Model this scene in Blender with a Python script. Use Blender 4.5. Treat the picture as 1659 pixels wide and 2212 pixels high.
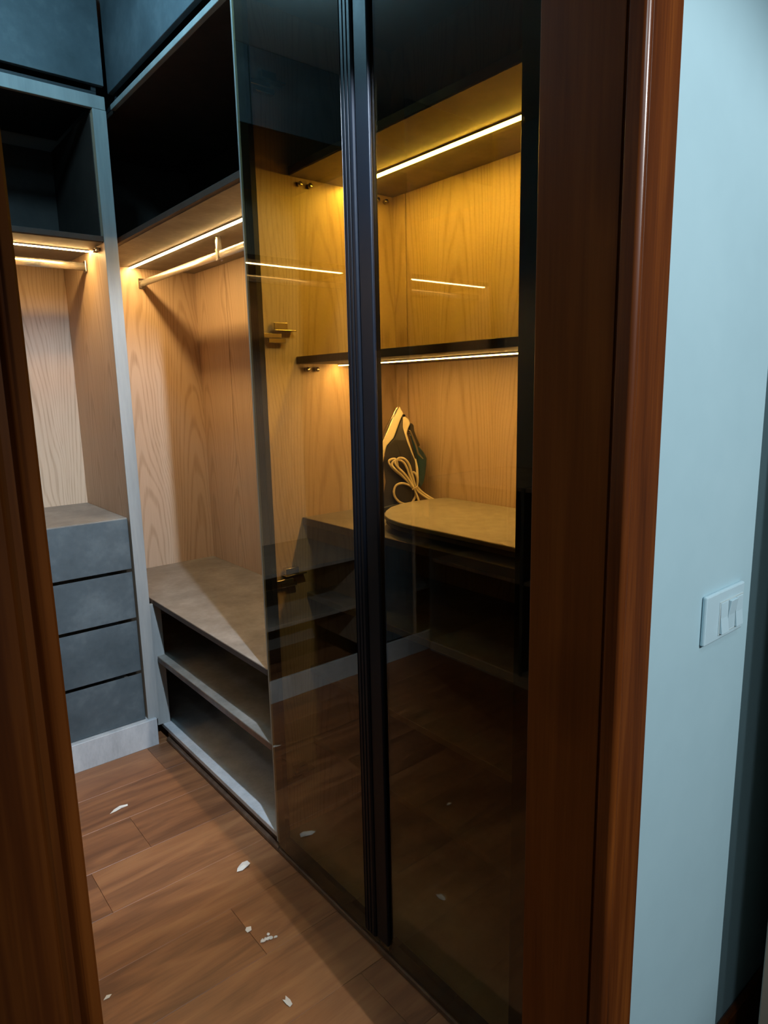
import bpy, bmesh, math, random
from mathutils import Vector, Matrix

random.seed(7)
sc = bpy.context.scene
C = sc.collection
for o in list(bpy.data.objects):
    bpy.data.objects.remove(o)

# ------------------------------------------------------------------ camera
YAW, PITCH, ROLL, FPX = 0.68467, 0.18236, 0.021816, 1446.42
fwd = Vector((math.sin(YAW) * math.cos(PITCH), math.cos(YAW) * math.cos(PITCH), -math.sin(PITCH)))
rt = Vector((math.cos(YAW), -math.sin(YAW), 0))
dn = fwd.cross(rt)
r2 = rt * math.cos(ROLL) + dn * math.sin(ROLL)
d2 = -rt * math.sin(ROLL) + dn * math.cos(ROLL)
cam = bpy.data.cameras.new('camera')
camo = bpy.data.objects.new('camera', cam)
C.objects.link(camo)
m = Matrix((r2, -d2, -fwd)).transposed().to_4x4()
m.translation = Vector((0, 0, 1.55))
camo.matrix_world = m
cam.sensor_fit = 'HORIZONTAL'
cam.sensor_width = 36
cam.lens = FPX / 1659 * 36
cam.clip_start = 0.02
sc.camera = camo

# ------------------------------------------------------------------ world, light, exposure
w = bpy.data.worlds.new('world')
sc.world = w
w.use_nodes = True
w.node_tree.nodes['Background'].inputs[0].default_value = (0.6, 0.8, 1.0, 1)
w.node_tree.nodes['Background'].inputs[1].default_value = 0.02
sc.view_settings.view_transform = 'Standard'
sc.view_settings.look = 'None'
sc.view_settings.exposure = 0.0
sc.view_settings.gamma = 1.0
sc.view_settings.use_curve_mapping = False
sc.cycles.use_denoising = True
sc.cycles.max_bounces = 8
sc.cycles.transparent_max_bounces = 16
sc.cycles.caustics_reflective = False
sc.cycles.caustics_refractive = False
sc.cycles.sample_clamp_indirect = 4.0


def lamp(name, loc, size, power, color, rot=(0, 0, 0), shape='DISK'):
    d = bpy.data.lights.new(name, 'AREA')
    d.shape = shape
    d.size = size
    d.energy = power
    d.color = color
    o = bpy.data.objects.new(name, d)
    C.objects.link(o)
    o.location = loc
    o.rotation_euler = rot
    return o


COOL = (0.78, 0.93, 1.0)
def spot(name, loc, aim, half, blend, radius, power, color):
    d = bpy.data.lights.new(name, 'SPOT')
    d.energy = power
    d.color = color
    d.spot_size = math.radians(2 * half)
    d.spot_blend = blend
    d.shadow_soft_size = radius
    o = bpy.data.objects.new(name, d)
    C.objects.link(o)
    o.location = loc
    o.rotation_euler = (Vector(aim) - Vector(loc)).to_track_quat('-Z', 'Y').to_euler()
    return o


# hall: two ceiling spotlights, plus an added weak fill and an added beam at the doorway's head
spot('hall_spotlight', (0.75, -0.45, 2.88), (1.20, 0.51, 1.95), 36, 0.8, 0.05, 23, COOL)
spot('hall_spotlight', (0.74, -1.7, 2.66), (1.0, 0.9, 1.05), 21, 0.5, 0.014, 225, (0.93, 0.97, 1.0))
lamp('hall_fill_light', (-0.7, -1.2, 2.95), 0.3, 13, COOL)  # added unseen fill that lifts the jamb reveal
spot('doorway_fill_spot', (0.735, 0.685, 2.385), (0.86, 3.4, 0.30), 30, 0.4, 0.016, 230, (0.66, 0.82, 1.0))  # added beam standing in for hall light coming through the doorway
# globe lamp on the closet ceiling
pl = bpy.data.lights.new('closet_lamp', 'POINT')
pl.energy = 19
pl.color = (0.36, 0.76, 1.0)
pl.shadow_soft_size = 0.06
plo = bpy.data.objects.new('closet_lamp', pl)
C.objects.link(plo)
plo.location = (0.52, 2.05, 2.92)

# ------------------------------------------------------------------ materials
MATS = {}


def newmat(name):
    mt = bpy.data.materials.new(name)
    mt.use_nodes = True
    nt = mt.node_tree
    MATS[name] = mt
    return mt, nt, nt.nodes['Principled BSDF'], nt.nodes, nt.links


def ramp(nodes, stops):
    r = nodes.new('ShaderNodeValToRGB')
    el = r.color_ramp.elements
    while len(el) < len(stops):
        el.new(0.5)
    for e, (p, c) in zip(el, stops):
        e.position = p
        e.color = (*c, 1)
    return r


def mathn(nodes, links, op, a, b=None):
    n = nodes.new('ShaderNodeMath')
    n.operation = op
    for i, v in enumerate((a, b)):
        if v is None:
            continue
        if isinstance(v, (int, float)):
            n.inputs[i].default_value = v
        else:
            links.new(v, n.inputs[i])
    return n.outputs[0]


def plain(name, col, rough=0.5, metal=0.0, coat=0.0, spec=0.5):
    mt, nt, b, N, L = newmat(name)
    b.inputs['Base Color'].default_value = (*col, 1)
    b.inputs['Roughness'].default_value = rough
    b.inputs['Metallic'].default_value = metal
    b.inputs['Coat Weight'].default_value = coat
    b.inputs['Specular IOR Level'].default_value = spec
    tc = N.new('ShaderNodeTexCoord')
    nz = N.new('ShaderNodeTexNoise')
    nz.inputs['Scale'].default_value = 60
    L.new(tc.outputs['Object'], nz.inputs['Vector'])
    rr = N.new('ShaderNodeMapRange')
    rr.inputs['To Min'].default_value = max(0.02, rough - 0.05)
    rr.inputs['To Max'].default_value = min(1, rough + 0.05)
    L.new(nz.outputs['Fac'], rr.inputs['Value'])
    L.new(rr.outputs['Result'], b.inputs['Roughness'])
    return mt


def oak(name, c_lo, c_mid, c_hi, period=0.13, rough=0.5):
    """light oak veneer, grain along z, cathedral arches"""
    mt, nt, b, N, L = newmat(name)
    g = N.new('ShaderNodeNewGeometry')
    sp = N.new('ShaderNodeSeparateXYZ')
    L.new(g.outputs['Position'], sp.inputs[0])
    u = mathn(N, L, 'ADD', sp.outputs['X'], sp.outputs['Y'])
    wob = N.new('ShaderNodeTexNoise')
    wob.inputs['Scale'].default_value = 1.0
    wob.inputs['Detail'].default_value = 2
    cmb0 = N.new('ShaderNodeCombineXYZ')
    L.new(mathn(N, L, 'MULTIPLY', u, 5.0), cmb0.inputs[0])
    L.new(mathn(N, L, 'MULTIPLY', sp.outputs['Z'], 1.3), cmb0.inputs[2])
    L.new(cmb0.outputs[0], wob.inputs['Vector'])
    u2 = mathn(N, L, 'ADD', u, mathn(N, L, 'MULTIPLY', wob.outputs['Fac'], 0.10))
    pp = N.new('ShaderNodeMath')
    pp.operation = 'PINGPONG'
    L.new(u2, pp.inputs[0])
    pp.inputs[1].default_value = period
    # arches: z shifted by squared distance from the heart line
    uu = pp.outputs[0]
    sq = mathn(N, L, 'MULTIPLY', mathn(N, L, 'MULTIPLY', uu, uu), 34.0)
    zz = mathn(N, L, 'ADD', mathn(N, L, 'MULTIPLY', sp.outputs['Z'], 0.33), sq)
    zz = mathn(N, L, 'ADD', zz, mathn(N, L, 'MULTIPLY', wob.outputs['Fac'], 0.32))
    sn = mathn(N, L, 'SINE', mathn(N, L, 'MULTIPLY', zz, 78.0))
    line = N.new('ShaderNodeMapRange')
    line.inputs['From Min'].default_value = 0.1
    line.inputs['From Max'].default_value = 1.0
    L.new(sn, line.inputs['Value'])
    # fine fibres
    cmb = N.new('ShaderNodeCombineXYZ')
    L.new(mathn(N, L, 'MULTIPLY', u, 230.0), cmb.inputs[0])
    L.new(mathn(N, L, 'MULTIPLY', sp.outputs['Z'], 5.0), cmb.inputs[2])
    fib = N.new('ShaderNodeTexNoise')
    fib.inputs['Scale'].default_value = 1.0
    fib.inputs['Detail'].default_value = 3
    L.new(cmb.outputs[0], fib.inputs['Vector'])
    cmb2 = N.new('ShaderNodeCombineXYZ')
    L.new(mathn(N, L, 'MULTIPLY', u, 28.0), cmb2.inputs[0])
    L.new(mathn(N, L, 'MULTIPLY', sp.outputs['Z'], 0.8), cmb2.inputs[2])
    band = N.new('ShaderNodeTexNoise')
    band.inputs['Scale'].default_value = 1.0
    band.inputs['Detail'].default_value = 2
    L.new(cmb2.outputs[0], band.inputs['Vector'])
    f = mathn(N, L, 'MULTIPLY', line.outputs['Result'], mathn(N, L, 'MULTIPLY', fib.outputs['Fac'], 0.55))
    f = mathn(N, L, 'ADD', f, mathn(N, L, 'MULTIPLY', fib.outputs['Fac'], 0.35))
    f = mathn(N, L, 'ADD', f, mathn(N, L, 'MULTIPLY', band.outputs['Fac'], 0.45))
    r = ramp(N, [(0.22, c_hi), (0.5, c_mid), (0.85, c_lo)])
    L.new(f, r.inputs[0])
    L.new(r.outputs[0], b.inputs['Base Color'])
    b.inputs['Roughness'].default_value = rough
    bp = N.new('ShaderNodeBump')
    bp.inputs['Strength'].default_value = 0.08
    bp.inputs['Distance'].default_value = 0.002
    L.new(f, bp.inputs['Height'])
    L.new(bp.outputs[0], b.inputs['Normal'])
    return mt


def mottled(name, c0, c1, c2, scale=7.0, rough=0.55, streak=1.0):
    """concrete-look laminate"""
    mt, nt, b, N, L = newmat(name)
    g = N.new('ShaderNodeNewGeometry')
    mp = N.new('ShaderNodeMapping')
    mp.inputs['Scale'].default_value = (1, 1, streak)
    L.new(g.outputs['Position'], mp.inputs['Vector'])
    n1 = N.new('ShaderNodeTexNoise')
    n1.inputs['Scale'].default_value = scale
    n1.inputs['Detail'].default_value = 6
    n1.inputs['Roughness'].default_value = 0.6
    L.new(mp.outputs[0], n1.inputs['Vector'])
    n2 = N.new('ShaderNodeTexNoise')
    n2.inputs['Scale'].default_value = scale * 9
    n2.inputs['Detail'].default_value = 3
    L.new(mp.outputs[0], n2.inputs['Vector'])
    f = mathn(N, L, 'ADD', mathn(N, L, 'MULTIPLY', n1.outputs['Fac'], 0.8), mathn(N, L, 'MULTIPLY', n2.outputs['Fac'], 0.2))
    r = ramp(N, [(0.3, c0), (0.5, c1), (0.7, c2)])
    L.new(f, r.inputs[0])
    L.new(r.outputs[0], b.inputs['Base Color'])
    b.inputs['Roughness'].default_value = rough
    bp = N.new('ShaderNodeBump')
    bp.inputs['Strength'].default_value = 0.05
    L.new(n2.outputs['Fac'], bp.inputs['Height'])
    L.new(bp.outputs[0], b.inputs['Normal'])
    return mt


def mahogany(name, c0, c1, c2, rough=0.3, knots=False, coat=0.25, spec=0.4):
    mt, nt, b, N, L = newmat(name)
    g = N.new('ShaderNodeNewGeometry')
    mp = N.new('ShaderNodeMapping')
    mp.inputs['Scale'].default_value = (26, 26, 1.1)
    L.new(g.outputs['Position'], mp.inputs['Vector'])
    n1 = N.new('ShaderNodeTexNoise')
    n1.inputs['Scale'].default_value = 1.0
    n1.inputs['Detail'].default_value = 5
    n1.inputs['Distortion'].default_value = 0.6
    L.new(mp.outputs[0], n1.inputs['Vector'])
    mp2 = N.new('ShaderNodeMapping')
    mp2.inputs['Scale'].default_value = (260, 260, 7)
    L.new(g.outputs['Position'], mp2.inputs['Vector'])
    n2 = N.new('ShaderNodeTexNoise')
    n2.inputs['Scale'].default_value = 1.0
    n2.inputs['Detail'].default_value = 2
    L.new(mp2.outputs[0], n2.inputs['Vector'])
    f = mathn(N, L, 'ADD', mathn(N, L, 'MULTIPLY', n1.outputs['Fac'], 0.75), mathn(N, L, 'MULTIPLY', n2.outputs['Fac'], 0.25))
    r = ramp(N, [(0.3, c0), (0.5, c1), (0.68, c2)])
    L.new(f, r.inputs[0])
    L.new(r.outputs[0], b.inputs['Base Color'])
    if knots:
        mp3 = N.new('ShaderNodeMapping')
        mp3.inputs['Scale'].default_value = (7, 7, 4.2)
        mp3.inputs['Location'].default_value = (1.3, 0.4, 2.1)
        L.new(g.outputs['Position'], mp3.inputs['Vector'])
        vo = N.new('ShaderNodeTexVoronoi')
        vo.inputs['Scale'].default_value = 0.55
        L.new(mp3.outputs[0], vo.inputs['Vector'])
        kr = ramp(N, [(0.0, (0.25, 0.22, 0.2)), (0.12, (0.55, 0.52, 0.5)), (0.32, (1, 1, 1))])
        L.new(vo.outputs['Distance'], kr.inputs[0])
        mxk = N.new('ShaderNodeMix')
        mxk.data_type = 'RGBA'
        mxk.blend_type = 'MULTIPLY'
        mxk.inputs[0].default_value = 1.0
        L.new(r.outputs[0], mxk.inputs[6])
        L.new(kr.outputs[0], mxk.inputs[7])
        L.new(mxk.outputs[2], b.inputs['Base Color'])
    b.inputs['Roughness'].default_value = rough
    b.inputs['Coat Weight'].default_value = coat
    b.inputs['Specular IOR Level'].default_value = spec
    b.inputs['Coat Roughness'].default_value = 0.18
    return mt


def plank_material(name):
    mt, nt, b, N, L = newmat(name)
    tc = N.new('ShaderNodeTexCoord')
    oi = N.new('ShaderNodeObjectInfo')
    off = N.new('ShaderNodeVectorMath')
    off.operation = 'SCALE'
    cm = N.new('ShaderNodeCombineXYZ')
    for i in range(3):
        L.new(oi.outputs['Random'], cm.inputs[i])
    L.new(cm.outputs[0], off.inputs[0])
    off.inputs['Scale'].default_value = 37.0
    ad = N.new('ShaderNodeVectorMath')
    L.new(tc.outputs['Object'], ad.inputs[0])
    L.new(off.outputs[0], ad.inputs[1])
    mp = N.new('ShaderNodeMapping')
    mp.inputs['Scale'].default_value = (1.3, 9, 4)
    L.new(ad.outputs[0], mp.inputs['Vector'])
    n1 = N.new('ShaderNodeTexNoise')
    n1.inputs['Scale'].default_value = 1.6
    n1.inputs['Detail'].default_value = 5
    n1.inputs['Distortion'].default_value = 1.2
    L.new(mp.outputs[0], n1.inputs['Vector'])
    mp2 = N.new('ShaderNodeMapping')
    mp2.inputs['Scale'].default_value = (7, 160, 20)
    L.new(ad.outputs[0], mp2.inputs['Vector'])
    n2 = N.new('ShaderNodeTexNoise')
    n2.inputs['Scale'].default_value = 1.0
    n2.inputs['Detail'].default_value = 3
    L.new(mp2.outputs[0], n2.inputs['Vector'])
    f = mathn(N, L, 'ADD', mathn(N, L, 'MULTIPLY', n1.outputs['Fac'], 0.8), mathn(N, L, 'MULTIPLY', n2.outputs['Fac'], 0.16))
    f = mathn(N, L, 'ADD', f, mathn(N, L, 'MULTIPLY', oi.outputs['Random'], 0.16))
    r = ramp(N, [(0.38, (0.13, 0.052, 0.023)), (0.58, (0.235, 0.098, 0.041)), (0.82, (0.335, 0.155, 0.064))])
    L.new(f, r.inputs[0])
    L.new(r.outputs[0], b.inputs['Base Color'])
    b.inputs['Roughness'].default_value = 0.42
    bp = N.new('ShaderNodeBump')
    bp.inputs['Strength'].default_value = 0.05
    L.new(n2.outputs['Fac'], bp.inputs['Height'])
    L.new(bp.outputs[0], b.inputs['Normal'])
    return mt


def glass_material(name, tint):
    """smoked pane: tinted see-through with a clear surface reflection"""
    mt, nt, b, N, L = newmat(name)
    N.remove(b)
    out = N['Material Output']
    tr = N.new('ShaderNodeBsdfTransparent')
    tr.inputs[0].default_value = (*[t ** 0.5 for t in tint], 1)
    gl = N.new('ShaderNodeBsdfGlossy')
    gl.inputs['Roughness'].default_value = 0.015
    gl.inputs[0].default_value = (1, 1, 1, 1)
    ge = N.new('ShaderNodeNewGeometry')
    ior = N.new('ShaderNodeMapRange')
    ior.inputs['To Min'].default_value = 1.5
    ior.inputs['To Max'].default_value = 1 / 1.5
    L.new(ge.outputs['Backfacing'], ior.inputs['Value'])
    fr = N.new('ShaderNodeFresnel')
    L.new(ior.outputs['Result'], fr.inputs['IOR'])
    mx = N.new('ShaderNodeMixShader')
    L.new(fr.outputs[0], mx.inputs[0])
    L.new(tr.outputs[0], mx.inputs[1])
    L.new(gl.outputs[0], mx.inputs[2])
    L.new(mx.outputs[0], out.inputs['Surface'])
    return mt


def emission(name, col, strength):
    mt, nt, b, N, L = newmat(name)
    b.inputs['Base Color'].default_value = (0.8, 0.8, 0.8, 1)
    b.inputs['Emission Color'].default_value = (*col, 1)
    b.inputs['Emission Strength'].default_value = strength
    return mt


OAK = oak('oak_veneer', (0.37, 0.255, 0.16), (0.50, 0.365, 0.25), (0.565, 0.425, 0.305))
SLATE = mottled('slate_laminate', (0.042, 0.058, 0.067), (0.070, 0.090, 0.102), (0.125, 0.150, 0.162), 4.0)
TAUPE = mottled('taupe_laminate', (0.13, 0.115, 0.10), (0.20, 0.18, 0.155), (0.30, 0.27, 0.235), 6.0, 0.5)
EDGE = mottled('pale_edge_band', (0.25, 0.26, 0.255), (0.32, 0.33, 0.32), (0.40, 0.40, 0.385), 12.0, 0.5, 0.1)
PALE = mottled('pale_grained_laminate', (0.36, 0.37, 0.38), (0.47, 0.48, 0.49), (0.58, 0.58, 0.58), 14.0, 0.45, 0.4)
ESPRESSO_AND_SHADE = mottled('espresso_laminate_and_shade', (0.028, 0.019, 0.015), (0.042, 0.029, 0.023), (0.058, 0.042, 0.035), 8.0, 0.6)  # dark shelves and edges; also paints shade into the unlit upper compartments
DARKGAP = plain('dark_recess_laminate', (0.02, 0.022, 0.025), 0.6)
MAHO = mahogany('mahogany_varnish', (0.045, 0.010, 0.002), (0.105, 0.025, 0.004), (0.19, 0.052, 0.008))
MAHO_J = mahogany('mahogany_jamb_varnish', (0.13, 0.034, 0.005), (0.175, 0.047, 0.007), (0.22, 0.063, 0.010), 0.5, True, 0.0, 0.12)
BLACKAL = plain('black_anodised_aluminium', (0.004, 0.005, 0.008), 0.45, 0.0, 0.0, 0.2)
RAIL = plain('brushed_aluminium', (0.75, 0.73, 0.70), 0.24, 0.9)
NICKEL = plain('nickel', (0.7, 0.66, 0.58), 0.22, 1.0)
LEDWARM = emission('led_warm_diffuser', (1.0, 0.62, 0.23), 115)
LEDMID = emission('led_amber_diffuser', (1.0, 0.66, 0.27), 190)
LEDGOLD = emission('led_golden_diffuser', (1.0, 0.68, 0.10), 215)
GLASS = glass_material('smoked_glass', (0.40, 0.325, 0.17))
WALLP = mottled('pale_blue_wall_paint', (0.335, 0.50, 0.56), (0.352, 0.525, 0.585), (0.37, 0.545, 0.605), 3.0, 0.75)
CEILP = mottled('ceiling_paint', (0.62, 0.66, 0.68), (0.66, 0.70, 0.72), (0.7, 0.73, 0.75), 2.0, 0.8)
CLOSETP = mottled('closet_wall_paint', (0.30, 0.32, 0.33), (0.33, 0.35, 0.36), (0.36, 0.38, 0.39), 2.0, 0.8)
BEIGE = mottled('beige_door_paint', (0.23, 0.19, 0.145), (0.26, 0.215, 0.165), (0.29, 0.24, 0.19), 5.0, 0.5)
PLASTIC = plain('white_plastic', (0.45, 0.62, 0.69), 0.35)
PLASTIC2 = plain('ivory_plastic', (0.44, 0.55, 0.57), 0.4)
PLANK = plank_material('laminate_plank')
FLOORJ = plain('floor_joint', (0.16, 0.075, 0.035), 0.7)
KICK = mahogany('brown_kick_board', (0.05, 0.028, 0.018), (0.085, 0.05, 0.033), (0.12, 0.075, 0.05), 0.4)
PAPER = plain('white_paper_scrap', (0.72, 0.70, 0.66), 0.8)
CREAM = plain('cream_plastic', (0.80, 0.72, 0.52), 0.35)
IRONGREY = plain('charcoal_plastic', (0.035, 0.033, 0.036), 0.35)
TEAL = plain('teal_plastic', (0.008, 0.055, 0.10), 0.12, 0.0, 0.6)
CORD = plain('cream_cord', (0.72, 0.63, 0.43), 0.6)
BOARDC = mottled('grey_beige_board_cover', (0.25, 0.225, 0.17), (0.29, 0.26, 0.2), (0.33, 0.30, 0.235), 30.0, 0.8)
STEEL = plain('steel_soleplate', (0.6, 0.6, 0.6), 0.2, 1.0)

# ------------------------------------------------------------------ helpers
WP = {}


def link(name, me, world, parent=None, mat=None, smooth=False):
    o = bpy.data.objects.new(name, me)
    C.objects.link(o)
    WP[o.name] = Vector(world)
    o['_'] = 0
    del o['_']
    if parent is not None:
        o.parent = parent
        o.location = Vector(world) - WP[parent.name]
    else:
        o.location = world
    if mat is not None:
        me.materials.append(mat)
    if smooth:
        for p in me.polygons:
            p.use_smooth = True
    return o


def empty(name, world, parent=None):
    o = bpy.data.objects.new(name, None)
    o.empty_display_size = 0.05
    C.objects.link(o)
    WP[o.name] = Vector(world)
    if parent is not None:
        o.parent = parent
        o.location = Vector(world) - WP[parent.name]
    else:
        o.location = world
    return o


def tag(o, label=None, cat=None, group=None, kind=None):
    if label:
        o['label'] = label
    if cat:
        o['category'] = cat
    if group:
        o['group'] = group
    if kind:
        o['kind'] = kind
    return o


def thing(name, world, label, cat, group=None):
    return tag(empty(name, world), label, cat, group)


def bm_box(bm, x0, x1, y0, y1, z0, z1):
    vs = [bm.verts.new((x, y, z)) for x in (x0, x1) for y in (y0, y1) for z in (z0, z1)]
    for f in ((0, 1, 3, 2), (4, 6, 7, 5), (0, 4, 5, 1), (2, 3, 7, 6), (0, 2, 6, 4), (1, 5, 7, 3)):
        bm.faces.new([vs[i] for i in f])
    return vs


def finish(bm, bevel=0.0, segs=1):
    bmesh.ops.recalc_face_normals(bm, faces=bm.faces[:])
    if bevel > 0:
        es = [e for e in bm.edges if len(e.link_faces) == 2 and e.calc_face_angle(0) > 0.5]
        bmesh.ops.bevel(bm, geom=es, offset=bevel, segments=segs, affect='EDGES', profile=0.5)
    me = bpy.data.meshes.new('m')
    bm.to_mesh(me)
    bm.free()
    return me


def box(name, x0, x1, y0, y1, z0, z1, mat, parent=None, bevel=0.0012, segs=1):
    c = Vector(((x0 + x1) / 2, (y0 + y1) / 2, (z0 + z1) / 2))
    bm = bmesh.new()
    bm_box(bm, x0 - c.x, x1 - c.x, y0 - c.y, y1 - c.y, z0 - c.z, z1 - c.z)
    b = min(bevel, 0.3 * min(x1 - x0, y1 - y0, z1 - z0))
    return link(name, finish(bm, b, segs), c, parent, mat)


def boxes(name, lst, mat, parent=None, bevel=0.0012):
    """several boxes that make one rigid piece"""
    c = Vector(lst[0][0::2])
    bm = bmesh.new()
    for b in lst:
        bm_box(bm, b[0] - c.x, b[1] - c.x, b[2] - c.y, b[3] - c.y, b[4] - c.z, b[5] - c.z)
    return link(name, finish(bm, bevel), c, parent, mat)


def prism(name, poly, axis, a0, a1, mat, parent=None, bevel=0.0, segs=1, origin=None, smooth=False):
    """polygon extruded along an axis; poly in the other two coordinates (order x,y,z without axis)"""
    def P(p, a):
        return {'x': (a, p[0], p[1]), 'y': (p[0], a, p[1]), 'z': (p[0], p[1], a)}[axis]
    c = Vector(origin if origin is not None else P((sum(p[0] for p in poly) / len(poly), sum(p[1] for p in poly) / len(poly)), (a0 + a1) / 2))
    bm = bmesh.new()
    A = [bm.verts.new(Vector(P(p, a0)) - c) for p in poly]
    B = [bm.verts.new(Vector(P(p, a1)) - c) for p in poly]
    bm.faces.new(A)
    bm.faces.new(B[::-1])
    n = len(poly)
    for i in range(n):
        bm.faces.new((A[i], B[i], B[(i + 1) % n], A[(i + 1) % n]))
    return link(name, finish(bm, bevel, segs), c, parent, mat, smooth)


def tube(name, pts, r, mat, parent=None, res=8, closed=False, oval=None, origin=None):
    """round (or oval) bar swept along a path given in world coordinates"""
    pts = [Vector(p) for p in pts]
    c = Vector(origin) if origin is not None else pts[0].copy()
    bm = bmesh.new()
    rings = []
    n = len(pts)
    up = Vector((0, 0, 1))
    prev = None
    for i, p in enumerate(pts):
        t = (pts[min(i + 1, n - 1)] - pts[max(i - 1, 0)]).normalized()
        if prev is None:
            a = up if abs(t.z) < 0.9 else Vector((1, 0, 0))
            s = t.cross(a).normalized()
        else:
            s = (prev - t * prev.dot(t)).normalized()
        prev = s
        q = s.cross(t).normalized()
        ra, rb = (r, r) if oval is None else oval
        rings.append([bm.verts.new(p - c + s * math.cos(k * 2 * math.pi / res) * ra + q * math.sin(k * 2 * math.pi / res) * rb) for k in range(res)])
    for i in range(n - 1):
        for k in range(res):
            bm.faces.new((rings[i][k], rings[i][(k + 1) % res], rings[i + 1][(k + 1) % res], rings[i + 1][k]))
    bm.faces.new(rings[0][::-1])
    bm.faces.new(rings[-1])
    return link(name, finish(bm), c, parent, mat, True)


def catmull(pts, per=8):
    pts = [Vector(p) for p in pts]
    P = [pts[0] * 2 - pts[1]] + pts + [pts[-1] * 2 - pts[-2]]
    out = []
    for i in range(1, len(P) - 2):
        for k in range(per):
            t = k / per
            a, b, c_, d = P[i - 1], P[i], P[i + 1], P[i + 2]
            out.append(0.5 * ((2 * b) + (-a + c_) * t + (2 * a - 5 * b + 4 * c_ - d) * t * t + (-a + 3 * b - 3 * c_ + d) * t ** 3))
    out.append(pts[-1])
    return out


# ------------------------------------------------------------------ the setting
CEIL = 3.02
fl = tag(box('floor', -1.35, 2.3, -2.4, 3.47, -0.06, -0.0105, FLOORJ, None, 0), kind='structure')
PW, GAP = 0.22, 0.0007
row = 0
y = 1.70 - PW * 19
joints = {}
cache = {}
while y < 3.47:
    L_ = 1.28
    yy0, yy1 = max(y, -2.4), min(y + PW, 3.47)
    mid = round((y + PW / 2 - 1.70) / PW - 0.5)
    shift = {0: 0.12, 1: 0.47, 2: 0.67, 3: 0.15, 4: 0.9, -1: 0.75}.get(mid, (row * 0.537) % L_)
    x = shift - L_ * 3
    while x < 2.3:
        x0, x1 = max(x, -1.35), min(x + L_, 2.3)
        if x1 - x0 > 0.02 and yy1 - yy0 > 0.02:
            key = (round(x1 - x0, 3), round(yy1 - yy0, 3))
            if key in cache:
                pl = bpy.data.objects.new('plank', cache[key])
                C.objects.link(pl)
                ctr = Vector(((x0 + x1) / 2, (yy0 + yy1) / 2, -0.005))
                pl.parent = fl
                pl.location = ctr - WP[fl.name]
            else:
                pl = box('plank', x0 + GAP / 2, x1 - GAP / 2, yy0 + GAP / 2, yy1 - GAP / 2, -0.010, 0.0, PLANK, fl, 0.0008)
                cache[key] = pl.data
        x += L_
    y += PW
    row += 1

tag(box('ceiling', -1.35, 2.3, -2.4, 3.47, CEIL, CEIL + 0.05, CEILP, None, 0), kind='structure')
YW0, YW1 = 0.51, 0.645            # doorway wall
XJ, XL = 0.835, 0.108             # reveal faces of the right and left jamb
LINT = 2.41
bm = bmesh.new()
bm_box(bm, XJ + 0.03, 2.3, YW0, YW1, 0, CEIL)
bm_box(bm, -1.35, XL - 0.03, YW0, YW1, 0, CEIL)
bm_box(bm, XL - 0.03, XJ + 0.03, YW0, YW1, LINT + 0.03, CEIL)
tag(link('wall_front', finish(bm), (0, 0, 0), None, WALLP), kind='structure')
tag(box('wall_back', -1.35, 2.3, 3.43, 3.47, 0, CEIL, CLOSETP, None, 0), kind='structure')
tag(box('wall_right', 1.60, 1.66, YW1, 3.43, 0, CEIL, CLOSETP, None, 0), kind='structure')
tag(box('wall_left', -1.35, -1.30, -2.4, 3.43, 0, CEIL, CLOSETP, None, 0), kind='structure')
tag(box('wall_hall', -1.30, 2.3, -2.4, -2.34, 0, CEIL, CLOSETP, None, 0), kind='structure')
tag(box('wall_hall_right', 2.24, 2.3, -2.34, YW0, 0, CEIL, CLOSETP, None, 0), kind='structure')
tag(box('baseboard_hall', XJ + 0.12, 2.24, YW0 - 0.016, YW0, 0, 0.178, MAHO, None, 0.004), kind='structure')

# door frame: lining, stops and moulded casing
df = tag(empty('door_1', (XJ, YW0, 0)), 'dark varnished wooden door frame around the closet doorway', kind='structure')
box('jamb', XJ, XJ + 0.03, YW0 - 0.004, YW1 + 0.012, 0, LINT, MAHO_J, df, 0.002)
box('jamb', XL - 0.03, XL, YW0 - 0.004, YW1 + 0.012, 0, LINT, MAHO_J, df, 0.002)
box('head_jamb', XL - 0.03, XJ + 0.03, YW0 - 0.004, YW1 + 0.012, LINT, LINT + 0.03, MAHO_J, df, 0.002)
CY = 0.488


def arc(cx, cy, r, a0, a1, n=8):
    return [(cx + r * math.cos(math.radians(a0 + (a1 - a0) * k / n)), cy + r * math.sin(math.radians(a0 + (a1 - a0) * k / n))) for k in range(n + 1)]


def casing_profile(mirror, x_in, x_out):
    s = -1 if mirror else 1
    r = 0.0085
    p = [(x_in, YW0 + 0.001), (x_in, CY + 0.010)]
    p += arc(x_in + s * 0.0085, CY + 0.006, r, 180 if not mirror else 0, 270, 8)[1:]
    p += [(x_in + s * 0.013, CY - 0.001), (x_in + s * 0.0145, CY + 0.0035), (x_in + s * 0.0175, CY + 0.001), (x_out - s * 0.003, CY + 0.001), (x_out, CY + 0.004), (x_out, YW0 + 0.001)]
    return p


prism('casing', casing_profile(False, 0.8235, 0.9135), 'z', 0, LINT + 0.09, MAHO, df)
prism('casing', casing_profile(True, 0.0965, -0.030), 'z', 0, LINT + 0.09, MAHO, df)
box('head_casing', 0.0965, 0.8235, CY, YW0, LINT - 0.005, LINT + 0.09, MAHO, df, 0.004)
for k, (bx, by) in enumerate(((0.8325, 0.503), (0.831, 0.5125))):
    tube('bead', [(bx, by, 0), (bx, by, LINT)], 0.0032, MAHO, df, 10)
box('stop_strip', XJ - 0.003, XJ, 0.522, YW1 + 0.008, 0, LINT, MAHO_J, df, 0.001)

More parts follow.
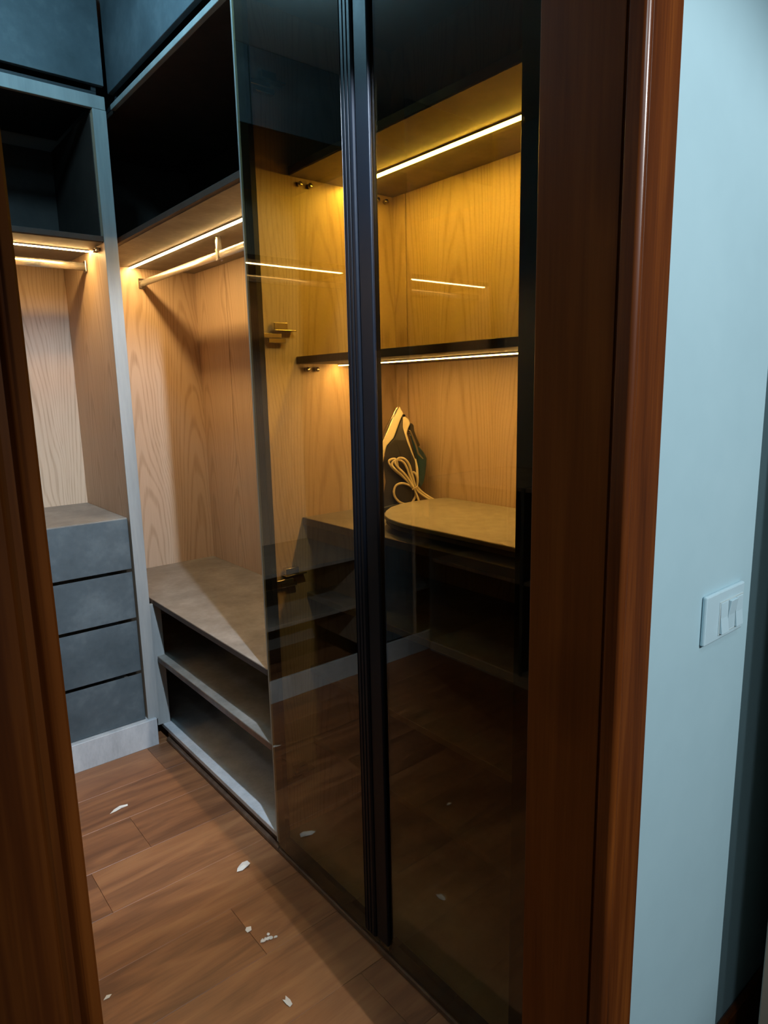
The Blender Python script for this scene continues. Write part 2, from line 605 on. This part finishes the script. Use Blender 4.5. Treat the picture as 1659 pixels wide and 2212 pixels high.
# a beige door leaf folded back close to the hall wall
d2o = tag(empty('door_2', (1.275, 0.4, 0)), 'beige painted door leaf opened flat beside the pale wall', kind='structure')
box('leaf', 1.288, 2.05, 0.382, 0.420, 0.008, 2.06, BEIGE, d2o, 0.003)

# light switch
sw = thing('light_switch', (1.191, YW0, 1.097), 'white plastic double light switch on the pale blue wall', 'switch')
prism('plate', [(1.117, 1.097), (1.265, 1.097), (1.265, 1.187), (1.117, 1.187)], 'y', YW0 - 0.009, YW0 - 0.0005, PLASTIC, sw, 0.003, 2)
box('rocker_frame', 1.166, 1.258, YW0 - 0.0105, YW0 - 0.0085, 1.106, 1.168, PLASTIC2, sw, 0.0008)
for x0, x1, tilt in ((1.169, 1.196, 0.0025), (1.199, 1.226, -0.0025), (1.229, 1.255, 0.0015)):
    zc = 1.137
    prism('rocker', [(YW0 - 0.0105, zc - 0.028), (YW0 - 0.0135 - tilt, zc - 0.028), (YW0 - 0.012, zc), (YW0 - 0.0135 + tilt, zc + 0.028), (YW0 - 0.0105, zc + 0.028)], 'x', x0, x1, PLASTIC, sw, 0.0006)

# ------------------------------------------------------------------ wardrobe parts
XB = 1.555      # inner face of the right bank's backs
YB = 3.41       # inner face of the back bank's backs


def led(parent, p0, p1, mat, wdt=0.017):
    """aluminium channel with a glowing diffuser under a shelf; p0-p1 along one axis"""
    p0, p1 = Vector(p0), Vector(p1)
    along_y = abs(p1.y - p0.y) > abs(p1.x - p0.x)
    h = 0.006
    hw = wdt / 2
    if along_y:
        o = box('led_strip', p0.x - hw, p0.x + hw, p0.y, p1.y, p0.z - h, p0.z - 0.001, mat, parent, 0.002, 2)
        boxes('channel', [(p0.x - hw - 0.002, p0.x - hw - 0.0002, p0.y, p1.y, p0.z - 0.004, p0.z), (p0.x + hw + 0.0002, p0.x + hw + 0.002, p0.y, p1.y, p0.z - 0.004, p0.z)], RAIL, o, 0)
    else:
        o = box('led_strip', p0.x, p1.x, p0.y - hw, p0.y + hw, p0.z - h, p0.z - 0.001, mat, parent, 0.002, 2)
        boxes('channel', [(p0.x, p1.x, p0.y - hw - 0.002, p0.y - hw - 0.0002, p0.z - 0.004, p0.z), (p0.x, p1.x, p0.y + hw + 0.0002, p0.y + hw + 0.002, p0.z - 0.004, p0.z)], RAIL, o, 0)
    o['label'] = 'glowing warm LED strip'
    return o


def shelf_pins(parent, p, axis):
    """pair of small nickel shelf-support studs"""
    p = Vector(p)
    d = Vector((1, 0, 0)) if axis == 'x' else Vector((0, 1, 0))
    n = Vector((0, -1, 0)) if axis == 'x' else Vector((-1, 0, 0))
    for s in (-1, 1):
        q = p + d * 0.018 * s
        o = tube('shelf_pin', [q, q + n * 0.012, q + n * 0.014], 0.0075, NICKEL, parent, 10)


def fitted_front(name, x0, x1, z0, z1, yf, parent):
    """drawer front with a slanted finger grip along its top edge"""
    poly = [(yf, z0), (yf + 0.02, z0), (yf + 0.02, z1 - 0.022), (yf + 0.016, z1 - 0.022), (yf, z1)]
    return prism(name, poly, 'x', x0, x1, SLATE, parent, 0.001)


# ---- back bank, bay with drawers
YF = 2.82
bw = thing('hanging_wardrobe', (0.75, YF, 0), 'narrow open wardrobe bay with four slate grey drawers below a lit hanging rod', 'wardrobe')
box('side_panel', 0.922, 0.972, YF, YB + 0.018, 0.115, 2.615, OAK, bw)
box('edge_band', 0.9215, 0.9725, YF - 0.0022, YF + 0.001, 0.115, 2.615, EDGE, bw, 0.0006)
box('side_panel', 0.535, 0.575, YF, YB + 0.018, 0.115, 2.615, OAK, bw)
box('edge_band', 0.5345, 0.5755, YF - 0.0022, YF + 0.001, 0.115, 2.615, SLATE, bw, 0.0006)
box('back_panel', 0.575, 0.922, YB, YB + 0.016, 0.115, 2.145, OAK, bw)
box('upper_back_panel', 0.575, 0.922, YB, YB + 0.016, 2.145, 2.615, ESPRESSO_AND_SHADE, bw)  # shade of the unlit compartment put into the panel colour
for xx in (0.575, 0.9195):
    box('upper_shade_sheet', xx, xx + 0.0025, YF + 0.03, YB, 2.158, 2.615, ESPRESSO_AND_SHADE, bw, 0)  # dark sheet over the oak side, standing in for shade
box('shelf', 0.575, 0.922, YF + 0.004, YB, 2.137, 2.158, ESPRESSO_AND_SHADE, bw)
box('shelf_underside', 0.5752, 0.9218, YF + 0.012, YB - 0.001, 2.1345, 2.137, TAUPE, bw, 0)
led(bw, (0.580, 3.01, 2.1344), (0.917, 3.01, 2.1344), LEDWARM)
tube('hanging_rod', [(0.577, 3.075, 2.080), (0.920, 3.075, 2.080)], 0.01, RAIL, bw, 16, oval=(0.0075, 0.0165))
for xx in (0.577, 0.914):
    box('rod_socket', xx, xx + 0.006, 3.059, 3.091, 2.058, 2.104, NICKEL, bw, 0.002)
shelf_pins(bw, (0.921, 2.90, 2.118), 'y')
box('top_rail', 0.535, 0.972, YF, YF + 0.018, 2.617, 2.664, EDGE, bw)
prism('plinth', [(2.802, 0.0), (2.818, 0.0), (2.818, 0.108), (3.2, 0.108), (3.2, 0.125), (2.802, 0.125)], 'x', 0.535, 0.955, PALE, bw, 0.0015)
box('drawer_top', 0.576, 0.9205, YF + 0.03, YB, 1.017, 1.035, TAUPE, bw)
zz = [(0.128, 0.346), (0.358, 0.588), (0.600, 0.806), (0.818, 1.035)]
for z0, z1 in zz:
    dr = fitted_front('drawer', 0.578, 0.914, z0, z1 - 0.0005, YF + 0.008, bw)
    boxes('drawer_box', [(0.60, 0.615, YF + 0.029, 3.30, z0 + 0.02, z1 - 0.05), (0.875, 0.89, YF + 0.029, 3.30, z0 + 0.02, z1 - 0.05), (0.615, 0.875, YF + 0.029, 3.30, z0 + 0.02, z0 + 0.03)], PALE, dr, 0)

# overhead cabinet over the back bank
oc = thing('overhead_cabinet', (0.75, YF, 2.66), 'slate grey overhead cabinet facing the doorway, above the drawer bay', 'cabinet')
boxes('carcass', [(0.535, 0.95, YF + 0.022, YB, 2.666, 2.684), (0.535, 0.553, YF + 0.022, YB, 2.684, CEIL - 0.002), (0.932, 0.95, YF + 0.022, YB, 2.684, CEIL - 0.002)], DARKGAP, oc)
box('door', 0.38, 0.973, YF, YF + 0.02, 2.702, CEIL - 0.004, SLATE, oc)

# further back-bank bays (seen mirrored in the smoked glass)
def bay(x0, x1, label, lit0, lit1, ly):
    b_ = thing('wardrobe_bay', ((x0 + x1) / 2, YF, 0), label, 'wardrobe')
    box('side_panel', x0, x0 + 0.02, YF, YB + 0.018, 0.115, 2.615, OAK, b_)
    box('side_panel', x1 - 0.02, x1, YF, YB + 0.018, 0.115, 2.615, OAK, b_)
    box('back_panel', x0 + 0.02, x1 - 0.02, YB, YB + 0.016, 0.115, 2.615, OAK, b_)
    box('shelf', x0 + 0.02, x1 - 0.02, YF + 0.004, YB, 2.137, 2.158, ESPRESSO_AND_SHADE, b_)
    led(b_, (lit0, ly, 2.1365), (lit1, ly, 2.1365), LEDWARM)
    tube('hanging_rod', [(x0 + 0.021, ly + 0.065, 2.080), (x1 - 0.021, ly + 0.065, 2.080)], 0.01, RAIL, b_, 16, oval=(0.0075, 0.0165))
    box('bench', x0 + 0.02, x1 - 0.02, YF + 0.01, YB, 0.64, 0.66, TAUPE, b_)
    box('lower_shelf', x0 + 0.02, x1 - 0.02, YF + 0.03, YB, 0.36, 0.38, TAUPE, b_)
    box('plinth', x0, x1, YF - 0.018, YF, 0.0, 0.115, PALE, b_)
    box('overhead_door', x0 if x0 > 0 else x0, min(x1, 0.376), YF, YF + 0.02, 2.702, CEIL - 0.004, SLATE, b_)
    return b_


bay(-0.21, 0.533, 'open wardrobe bay hidden behind the left door frame, mirrored in the left glass door', -0.13, 0.50, 2.89)
bay(-1.19, -0.53, 'far corner wardrobe bay, mirrored as a light line in the right glass door', -1.15, -0.56, 2.845)
tw = thing('tall_cabinet', (-0.37, YF, 0), 'closed slate grey tall cabinet between two lit bays, out of direct view', 'cabinet')
box('carcass', -0.528, -0.212, YF + 0.022, YB, 0.115, 2.66, SLATE, tw)
box('door', -0.526, -0.214, YF, YF + 0.02, 0.12, 2.655, SLATE, tw)
box('plinth', -0.528, -0.212, YF - 0.018, YF, 0, 0.115, PALE, tw)

# left bank (only mirrored in the glass)
lb = thing('low_shelf_unit', (-0.9, 1.8, 0), 'low dark open shelf unit along the opposite closet wall, only mirrored in the glass', 'shelf unit')
for yy in (0.75, 1.42, 2.09, 2.76):
    box('side_panel', -1.29, -0.62, yy, yy + 0.02, 0.06, 1.05, SLATE, lb)
box('back_panel', -1.298, -1.292, 0.77, 2.76, 0.06, 1.05, ESPRESSO_AND_SHADE, lb)
for z_ in (0.06, 0.55, 1.03):
    box('shelf', -1.29, -0.63, 0.772, 2.758, z_, z_ + 0.019, TAUPE if z_ < 2 else ESPRESSO_AND_SHADE, lb)
box('plinth', -0.64, -0.622, 0.75, 2.78, 0, 0.06, PALE, lb)

# ---- right bank, open corner unit
XF = 1.0
YP0, YP1 = 1.822, 1.842          # partition between the open unit and the glazed one
cu = thing('corner_wardrobe', (1.2, 2.4, 0), 'open corner wardrobe with lit hanging rod above a bench and two shoe shelves', 'wardrobe')
box('far_panel', 0.974, XB + 0.016, YB, YB + 0.018, 0.04, 2.155, OAK, cu)
box('upper_far_panel', 0.974, XB + 0.016, YB, YB + 0.018, 2.155, 2.63, ESPRESSO_AND_SHADE, cu)  # darkened in colour for the shade above the shelf
box('back_panel', XB, XB + 0.016, 3.0735, YB, 0.04, 2.155, OAK, cu, 0.002)
box('back_panel', XB, XB + 0.016, YP1, 3.0685, 0.04, 2.155, OAK, cu, 0.002)
box('upper_back_panel', XB, XB + 0.016, YP1, YB, 2.155, 2.63, ESPRESSO_AND_SHADE, cu)  # same painted shade as the far side
box('shelf', 1.004, XB, YP1 + 0.001, YB, 2.155, 2.176, ESPRESSO_AND_SHADE, cu)
box('shelf_underside', 1.022, XB - 0.001, YP1 + 0.001, YB - 0.001, 2.1525, 2.155, TAUPE, cu, 0)
led(cu, (1.223, YP1 + 0.02, 2.1524), (1.223, 3.395, 2.1524), LEDWARM)
rod = tube('hanging_rod', [(1.275, YP1 + 0.002, 2.082), (1.275, YB - 0.002, 2.082)], 0.01, RAIL, cu, 16, oval=(0.0075, 0.0165))
boxes('rod_support', [(1.265, 1.285, 2.548, 2.562, 2.098, 2.1525), (1.263, 1.2665, 2.546, 2.564, 2.060, 2.105), (1.2835, 1.287, 2.546, 2.564, 2.060, 2.105)], RAIL, rod, 0.0015)
for yy in (YP1 + 0.001, YB - 0.008):
    box('rod_socket', 1.259, 1.291, yy, yy + 0.007, 2.058, 2.106, NICKEL, cu, 0.002)
box('bench_top', 1.0, XB, YP1 + 0.001, YB, 0.634, 0.655, TAUPE, cu, 0.002)
box('bench_edge', 0.9975, 1.001, YP1 + 0.001, 2.845, 0.6335, 0.6545, ESPRESSO_AND_SHADE, cu, 0.0008)
box('shelf', 1.0, XB, YP1 + 0.001, YB, 0.366, 0.390, TAUPE, cu, 0.002)
box('shelf_edge', 0.9975, 1.001, YP1 + 0.001, 2.845, 0.3655, 0.3885, KICK, cu, 0.0008)
box('bottom_panel', 1.0, XB, YP1 + 0.001, YB, 0.042, 0.062, PALE, cu, 0.002)
box('lower_side_panel', 0.976, 1.034, 2.856, 2.874, 0.062, 0.634, EDGE, cu)
box('kick_board', 1.006, 1.02, YP1, 2.82, 0.0, 0.042, KICK, cu)
box('floor_trim', 0.990, 1.006, 1.822, 2.805, 0.0, 0.020, KICK, cu, 0.004)
box('top_rail', XF, XF + 0.018, YP1, 2.845, 2.632, 2.652, EDGE, cu)
box('top_panel', XF + 0.018, XB, YP1, YB, 2.632, 2.65, ESPRESSO_AND_SHADE, cu)
box('partition', XF + 0.001, XB + 0.016, YP0, YP1, 0.035, 2.634, OAK, cu)
box('partition_edge', XF - 0.0015, XF + 0.002, YP0, YP1 + 0.0005, 0.030, 2.652, EDGE, cu, 0.0006)

# overhead cabinet over the right bank
ocr = thing('overhead_cabinet', (1.2, 2.3, 2.66), 'slate grey overhead cabinet above the open corner wardrobe, running towards the glass doors', 'cabinet')
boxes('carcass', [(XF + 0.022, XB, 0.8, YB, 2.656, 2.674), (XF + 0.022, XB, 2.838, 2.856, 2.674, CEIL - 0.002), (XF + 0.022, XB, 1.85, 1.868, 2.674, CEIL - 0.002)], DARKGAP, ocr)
box('door', XF, XF + 0.02, 1.853, 2.862, 2.694, CEIL - 0.004, SLATE, ocr)
box('door', XF, XF + 0.02, 0.80, 1.849, 2.694, CEIL - 0.004, SLATE, ocr)

# ---- right bank, unit behind the smoked glass doors
YN = 0.773
XS = 1.147                        # front edge of the set-back shelves
gw = thing('glass_door_wardrobe', (1.2, 1.3, 0), 'lit oak wardrobe behind two smoked glass doors with black frames', 'wardrobe')
box('side_panel', XF + 0.016, XB + 0.016, YN, YN + 0.02, 0.035, 2.634, OAK, gw)
box('back_panel', XB, XB + 0.016, 1.7625, YP0, 0.04, 2.634, OAK, gw, 0.002)
box('back_panel', XB, XB + 0.016, YN + 0.02, 1.7580, 0.04, 2.634, OAK, gw, 0.002)
box('top_shelf', XS, XB, YN + 0.021, YP0 - 0.0015, 2.1795, 2.202, ESPRESSO_AND_SHADE, gw)
box('shelf_underside', XS + 0.002, XB - 0.001, YN + 0.021, YP0 - 0.0015, 2.177, 2.1795, TAUPE, gw, 0)
led(gw, (1.357, YN + 0.03, 2.1769), (1.357, 1.80, 2.1769), LEDGOLD, 0.019)
box('shelf', XS, XB, YN + 0.021, YP0 - 0.0015, 1.631, 1.653, ESPRESSO_AND_SHADE, gw)
led(gw, (1.30, YN + 0.03, 1.6309), (1.30, 1.80, 1.6309), LEDMID, 0.016)
box('bench_top', XS, XB, YN + 0.021, YP0 - 0.0015, 1.122, 1.145, TAUPE, gw, 0.002)
box('bench_edge', XS - 0.0025, XS + 0.001, YN + 0.021, YP0 - 0.0015, 1.1215, 1.1445, ESPRESSO_AND_SHADE, gw, 0.0008)
for z_ in (0.872, 0.612, 0.352):
    box('lower_shelf', XS + 0.002, XB, YN + 0.021, YP0 - 0.0015, z_, z_ + 0.02, TAUPE, gw)
box('bottom_panel', XF + 0.016, XB, YN + 0.021, YP0 - 0.0015, 0.042, 0.062, PALE, gw)
box('top_panel', XF + 0.016, XB, YN + 0.021, YP0 - 0.0015, 2.614, 2.634, ESPRESSO_AND_SHADE, gw)
box('floor_trim', 0.990, 1.006, 0.70, 1.8215, 0.0, 0.020, KICK, gw, 0.004)
shelf_pins(gw, (1.20, YP0, 2.158), 'x')
shelf_pins(gw, (1.20, YP0, 1.614), 'x')
shelf_pins(gw, (1.50, YP0, 2.158), 'x')

DZ0, DZ1 = 0.03, 2.63


def glass_door(y0, y1, hinge_at, ribbed, label):
    d = empty('glass_door', (1.0, (y0 + y1) / 2, DZ0), gw)
    d['label'] = label
    st = 0.045
    box('pane', 0.9905, 0.9945, y0, y1, DZ0, DZ1, GLASS, d, 0)
    box('stile', 0.995, 1.013, y0 + 0.001, y0 + st, DZ0 + 0.001, DZ1 - 0.001, BLACKAL, d)
    box('stile', 0.995, 1.013, y1 - (st if ribbed else 0.034), y1 - 0.001, DZ0 + 0.001, DZ1 - 0.001, BLACKAL, d)
    box('bottom_rail', 0.995, 1.013, y0 + st, y1 - st, DZ0 + 0.001, DZ0 + st, BLACKAL, d)
    box('top_rail', 0.995, 1.013, y0 + st, y1 - st, DZ1 - st, DZ1 - 0.001, BLACKAL, d)
    if ribbed:      # ribbed full-height grip profile along the meeting edge
        a = y0
        poly = [(0.9905, a), (0.981, a), (0.978, a + 0.003)]
        for k in range(3):
            q = a + 0.005 + 0.013 * k
            poly += [(0.977, q), (0.977, q + 0.008), (0.981, q + 0.0092), (0.981, q + 0.0118)]
        poly += [(0.978, a + 0.0445), (0.981, a + 0.047), (0.9905, a + 0.047)]
        prism('grip_profile', poly, 'z', DZ0 + 0.03, DZ1 - 0.02, BLACKAL, d)
    else:           # plain cover strip on the other leaf
        box('cover_strip', 0.981, 0.9902, y1 - 0.047, y1, DZ0 + 0.03, DZ1 - 0.02, BLACKAL, d, 0.003, 2)
    for hz in (0.26, 0.955, 1.715, 2.40):
        hy = hinge_at
        s2 = -1 if hinge_at > (y0 + y1) / 2 else 1
        boxes('hinge', [(1.058, 1.136, hy, hy + s2 * 0.006, hz + 0.010, hz + 0.016) if s2 > 0 else (1.058, 1.136, hy - 0.030, hy, hz + 0.011, hz + 0.0145),
                        (1.0135, 1.085, hy - 0.026, hy - 0.010, hz - 0.010, hz + 0.004),
                        (1.062, 1.110, hy - 0.022, hy, hz + 0.0145, hz + 0.036),
                        (1.040, 1.100, hy - 0.024, hy - 0.004, hz - 0.024, hz - 0.010)] if s2 < 0 else
              [(1.058, 1.136, hy, hy + 0.030, hz + 0.011, hz + 0.0145), (1.0135, 1.085, hy + 0.010, hy + 0.026, hz - 0.010, hz + 0.004),
               (1.062, 1.110, hy, hy + 0.022, hz + 0.0145, hz + 0.036), (1.040, 1.100, hy + 0.004, hy + 0.024, hz - 0.024, hz - 0.010)], NICKEL, d, 0.0015)
    return d


YM = 1.274
glass_door(YM + 0.0015, 1.8195, YP0 - 0.001, True, 'left smoked glass door, hinged beside the open wardrobe')
glass_door(YN + 0.002, YM - 0.0015, YN + 0.021, False, 'right smoked glass door, beside the door jamb')

# ------------------------------------------------------------------ ironing board on the bench
ib = thing('ironing_board', (1.35, 1.2, 1.145), 'beige covered ironing board lying on the bench behind the right glass door', 'ironing board')
nose = [(1.158, 0.80), (1.158, 1.32), (1.163, 1.37), (1.178, 1.425), (1.205, 1.475), (1.245, 1.518), (1.30, 1.560), (1.355, 1.582), (1.42, 1.59), (1.49, 1.58), (1.545, 1.565), (1.545, 0.80)]
prism('cover', nose, 'z', 1.178, 1.191, BOARDC, ib, 0.003, 2)
inn = [(1.35 + (px - 1.35) * 0.975, 1.2 + (py - 1.2) * 0.985) for px, py in nose]
prism('deck', inn, 'z', 1.164, 1.1775, ESPRESSO_AND_SHADE, ib, 0.002)
boxes('frame', [(1.24, 1.26, 0.84, 1.30, 1.1455, 1.164), (1.44, 1.46, 0.84, 1.30, 1.1455, 1.164), (1.26, 1.44, 1.26, 1.28, 1.148, 1.162)], BLACKAL, ib, 0.002)

# ------------------------------------------------------------------ steam iron standing on its heel
IB = Vector((1.4645, 1.697, 1.1452))
ir = thing('steam_iron', IB, 'cream, charcoal and teal steam iron standing on its heel with bundled cord', 'iron')
K = 0.000192


def ip(cx, cy):
    return ((cx - 560) * K, (2060 - cy) * K)


def iron_part(name, poly, hw, mat, taper=True, yoff=0.0, bevel=0.004, segs=2, tip=0.12):
    """side outline given depth; depth narrows towards the tip"""
    pts = [ip(*p) for p in poly]
    c = Vector((sum(p[0] for p in pts) / len(pts), 0, sum(p[1] for p in pts) / len(pts)))
    bm = bmesh.new()
    def wdt(z):
        if not taper:
            return hw
        t = max(0, min(1, z / 0.345))
        return hw * (tip + (1 - tip) * (1 - t ** 2.0))
    A = [bm.verts.new((p[0] - c.x, -wdt(p[1]) + yoff, p[1] - c.z)) for p in pts]
    B = [bm.verts.new((p[0] - c.x, wdt(p[1]) + yoff, p[1] - c.z)) for p in pts]
    n = len(pts)
    fa = bm.faces.new(A)
    fb = bm.faces.new(B[::-1])
    for i in range(n):
        bm.faces.new((A[i], B[i], B[(i + 1) % n], A[(i + 1) % n]))
    bmesh.ops.triangulate(bm, faces=[fa, fb])
    return link(name, finish(bm, bevel, segs), IB + c, ir, mat)


iron_part('soleplate', [(515, 262), (500, 268), (150, 880), (120, 1300), (110, 2030), (150, 2040), (165, 1300), (178, 900), (350, 590)], 0.058, STEEL, bevel=0.001, tip=0.03)
iron_part('skirt', [(545, 258), (605, 385), (565, 450), (480, 640), (412, 790), (290, 912), (245, 1040), (215, 1220), (200, 1700), (195, 2050), (160, 2050), (165, 1300), (180, 900), (360, 580)], 0.056, CREAM, bevel=0.0025, tip=0.06)
iron_part('body', [(590, 430), (600, 640), (645, 850), (725, 1060), (775, 1180), (790, 1400), (800, 1700), (810, 2060), (200, 2060), (205, 1500), (225, 1220), (255, 1040), (300, 915), (420, 795), (490, 640)], 0.050, IRONGREY, tip=0.16)
iron_part('nose_trim', [(590, 440), (640, 440), (695, 490), (712, 550), (670, 640), (645, 720), (770, 1150), (800, 1165), (828, 1320), (832, 1560), (800, 1620), (775, 1560), (770, 1400), (755, 1180), (610, 760), (580, 620)], 0.046, CREAM, bevel=0.002, tip=0.22)
iron_part('handle', [(712, 555), (742, 545), (772, 590), (780, 680), (835, 830), (880, 930), (850, 960), (780, 900), (730, 780), (690, 690)], 0.024, IRONGREY, taper=False, bevel=0.003)
iron_part('water_tank', [(690, 720), (740, 800), (800, 930), (860, 960), (935, 1050), (985, 1150), (982, 1260), (955, 1440), (930, 1560), (880, 1660), (835, 1640), (836, 1320), (805, 1150)], 0.034, TEAL, taper=False, bevel=0.005, segs=3)
iron_part('tank_highlight_strip', [(690, 660), (712, 672), (780, 830), (815, 930), (845, 1050), (930, 1160), (915, 1170), (820, 1075), (785, 940), (700, 720)], 0.036, STEEL, taper=False, bevel=0.001, segs=1)
iron_part('heel', [(195, 2062), (195, 1960), (500, 1900), (810, 1960), (880, 2000), (880, 2062)], 0.052, IRONGREY, taper=False, bevel=0.004)
iron_part('spray_nozzle', [(595, 400), (630, 395), (645, 425), (610, 440)], 0.010, BLACKAL, taper=False, bevel=0.001)

YC = -0.058


def cord_pts(lst, y=YC):
    out = []
    for i, q in enumerate(lst):
        X, Z = ip(q[0], q[1])
        out.append(IB + Vector((X, (q[2] if len(q) > 2 else y), Z)))
    return catmull(out, 7)


cd = empty('power_cord', IB + Vector((0, YC, 0.05)), ir)
cd['label'] = 'cream power cord folded into a tied bundle'
r_ = 0.0038
tube('loop', cord_pts([(735, 1650), (560, 1460), (400, 1320), (310, 1210), (320, 1150), (400, 1130), (440, 1180), (470, 1290), (600, 1460), (740, 1630)]), r_, CORD, cd)
tube('loop', cord_pts([(730, 1650, YC - 0.005), (590, 1420, YC - 0.006), (450, 1270, YC - 0.006), (415, 1190, YC - 0.006), (470, 1120, YC - 0.006), (560, 1130, YC - 0.006), (640, 1220, YC - 0.006), (690, 1380, YC - 0.005), (750, 1620, YC - 0.004)]), r_, CORD, cd)
tube('loop', cord_pts([(720, 1640, YC - 0.001), (540, 1430, YC - 0.002), (380, 1280, YC - 0.003), (360, 1200, YC - 0.003), (440, 1150, YC - 0.003), (540, 1180, YC - 0.003), (610, 1290, YC - 0.003), (660, 1440, YC - 0.002), (740, 1640, YC - 0.001)]), r_, CORD, cd)
tube('loop', cord_pts([(745, 1640, YC + 0.003), (700, 1500, YC), (690, 1390, YC - 0.002), (730, 1370, YC - 0.004), (780, 1440, YC - 0.003), (790, 1560, YC), (765, 1640, YC)]), r_, CORD, cd)
tube('loop', cord_pts([(720, 1650), (640, 1590), (520, 1555), (420, 1590), (380, 1690), (400, 1790), (480, 1880), (600, 1925), (740, 1935)]), r_, CORD, cd)
tube('tail', cord_pts([(725, 1640, YC - 0.004), (770, 1760, YC - 0.006), (825, 1925, YC - 0.006)]), r_, CORD, cd)
tube('tail', cord_pts([(770, 1610, YC), (850, 1700, YC - 0.002), (960, 1790, YC - 0.002), (1130, 1895, YC - 0.002)]), r_ * 1.05, CORD, cd)
tube('tail', cord_pts([(750, 1640, YC - 0.003), (830, 1735, YC - 0.006), (950, 1825, YC - 0.006), (1090, 1905, YC - 0.006)]), r_ * 1.05, CORD, cd)
tube('tail', cord_pts([(745, 1660, YC + 0.003), (760, 1780, YC + 0.003), (700, 1900, YC + 0.003)]), r_, CORD, cd)
tube('tie', [IB + Vector((ip(690, 1660)[0], YC - 0.011, ip(690, 1665)[1])), IB + Vector((ip(790, 1590)[0], YC - 0.011, ip(790, 1605)[1]))], 0.0022, CORD, cd, 6)
ir.rotation_euler = (0, 0, -YAW + 0.12)

# ------------------------------------------------------------------ scraps on the floor
def scrap(name, outline, x, y, label, curl=0.004, mat=PAPER, group=None):
    """small crumpled flake with thickness"""
    bm = bmesh.new()
    n = len(outline)
    top = [bm.verts.new((p[0], p[1], 0.0012 + curl * random.random())) for p in outline]
    bot = [bm.verts.new((v.co.x, v.co.y, max(0.0, v.co.z - 0.0012))) for v in top]
    ct = bm.verts.new((sum(p[0] for p in outline) / n, sum(p[1] for p in outline) / n, 0.0015 + curl * 0.6))
    cb = bm.verts.new((ct.co.x, ct.co.y, 0.0003))
    for i in range(n):
        j = (i + 1) % n
        bm.faces.new((top[i], top[j], ct))
        bm.faces.new((bot[j], bot[i], cb))
        bm.faces.new((top[i], bot[i], bot[j], top[j]))
    o = link(name, finish(bm), (x, y, 0.0002), None, mat)
    return tag(o, label, 'scrap', group)


scrap('paper_scrap', [(-0.030, -0.012), (-0.012, -0.016), (0.012, -0.013), (0.024, -0.002), (0.020, 0.011), (0.004, 0.016), (-0.012, 0.010), (-0.022, -0.001)], 0.867, 1.840, 'largest white paper scrap, beside the shadow line on the floor', 0.009)
scrap('paper_scrap', [(-0.034, -0.010), (-0.012, -0.012), (0.010, -0.002), (0.034, -0.004), (0.036, 0.003), (0.008, 0.008), (-0.014, 0.006)], 0.655, 2.437, 'long thin white scrap near the drawer bay', 0.006)
scrap('paper_scrap', [(-0.008, -0.008), (0.005, -0.009), (0.010, 0.003), (-0.002, 0.010), (-0.009, 0.003)], 0.752, 1.590, 'tiny pale flake just left of the crumb cluster', 0.004)
cl = thing('plaster_crumbs', (0.782, 1.520, 0), 'cluster of pale plaster crumbs on the floor in front of the left glass door', 'crumbs')
for i in range(9):
    a, rr = random.random() * 6.28, 0.022 * random.random() ** 0.6
    s = 0.003 + 0.005 * random.random()
    bm = bmesh.new()
    bmesh.ops.create_icosphere(bm, subdivisions=1, radius=s)
    for v in bm.verts:
        v.co *= 0.7 + 0.6 * random.random()
        v.co.z *= 0.5
    link('crumb', finish(bm), (0.782 + rr * math.cos(a), 1.520 + rr * math.sin(a), s * 0.35), cl, PAPER)
scrap('paper_scrap', [(-0.004, -0.016), (0.005, -0.014), (0.008, 0.002), (0.004, 0.018), (-0.004, 0.006), (-0.009, 0.012), (-0.008, -0.004)], 0.716, 1.312, 'forked pale flake nearest the camera, in the middle of the floor', 0.004)
scrap('paper_scrap', [(-0.010, -0.003), (0.004, -0.005), (0.012, 0.002), (0.0, 0.005)], 0.363, 1.632, 'faint small flake beside the dark left door frame', 0.003)
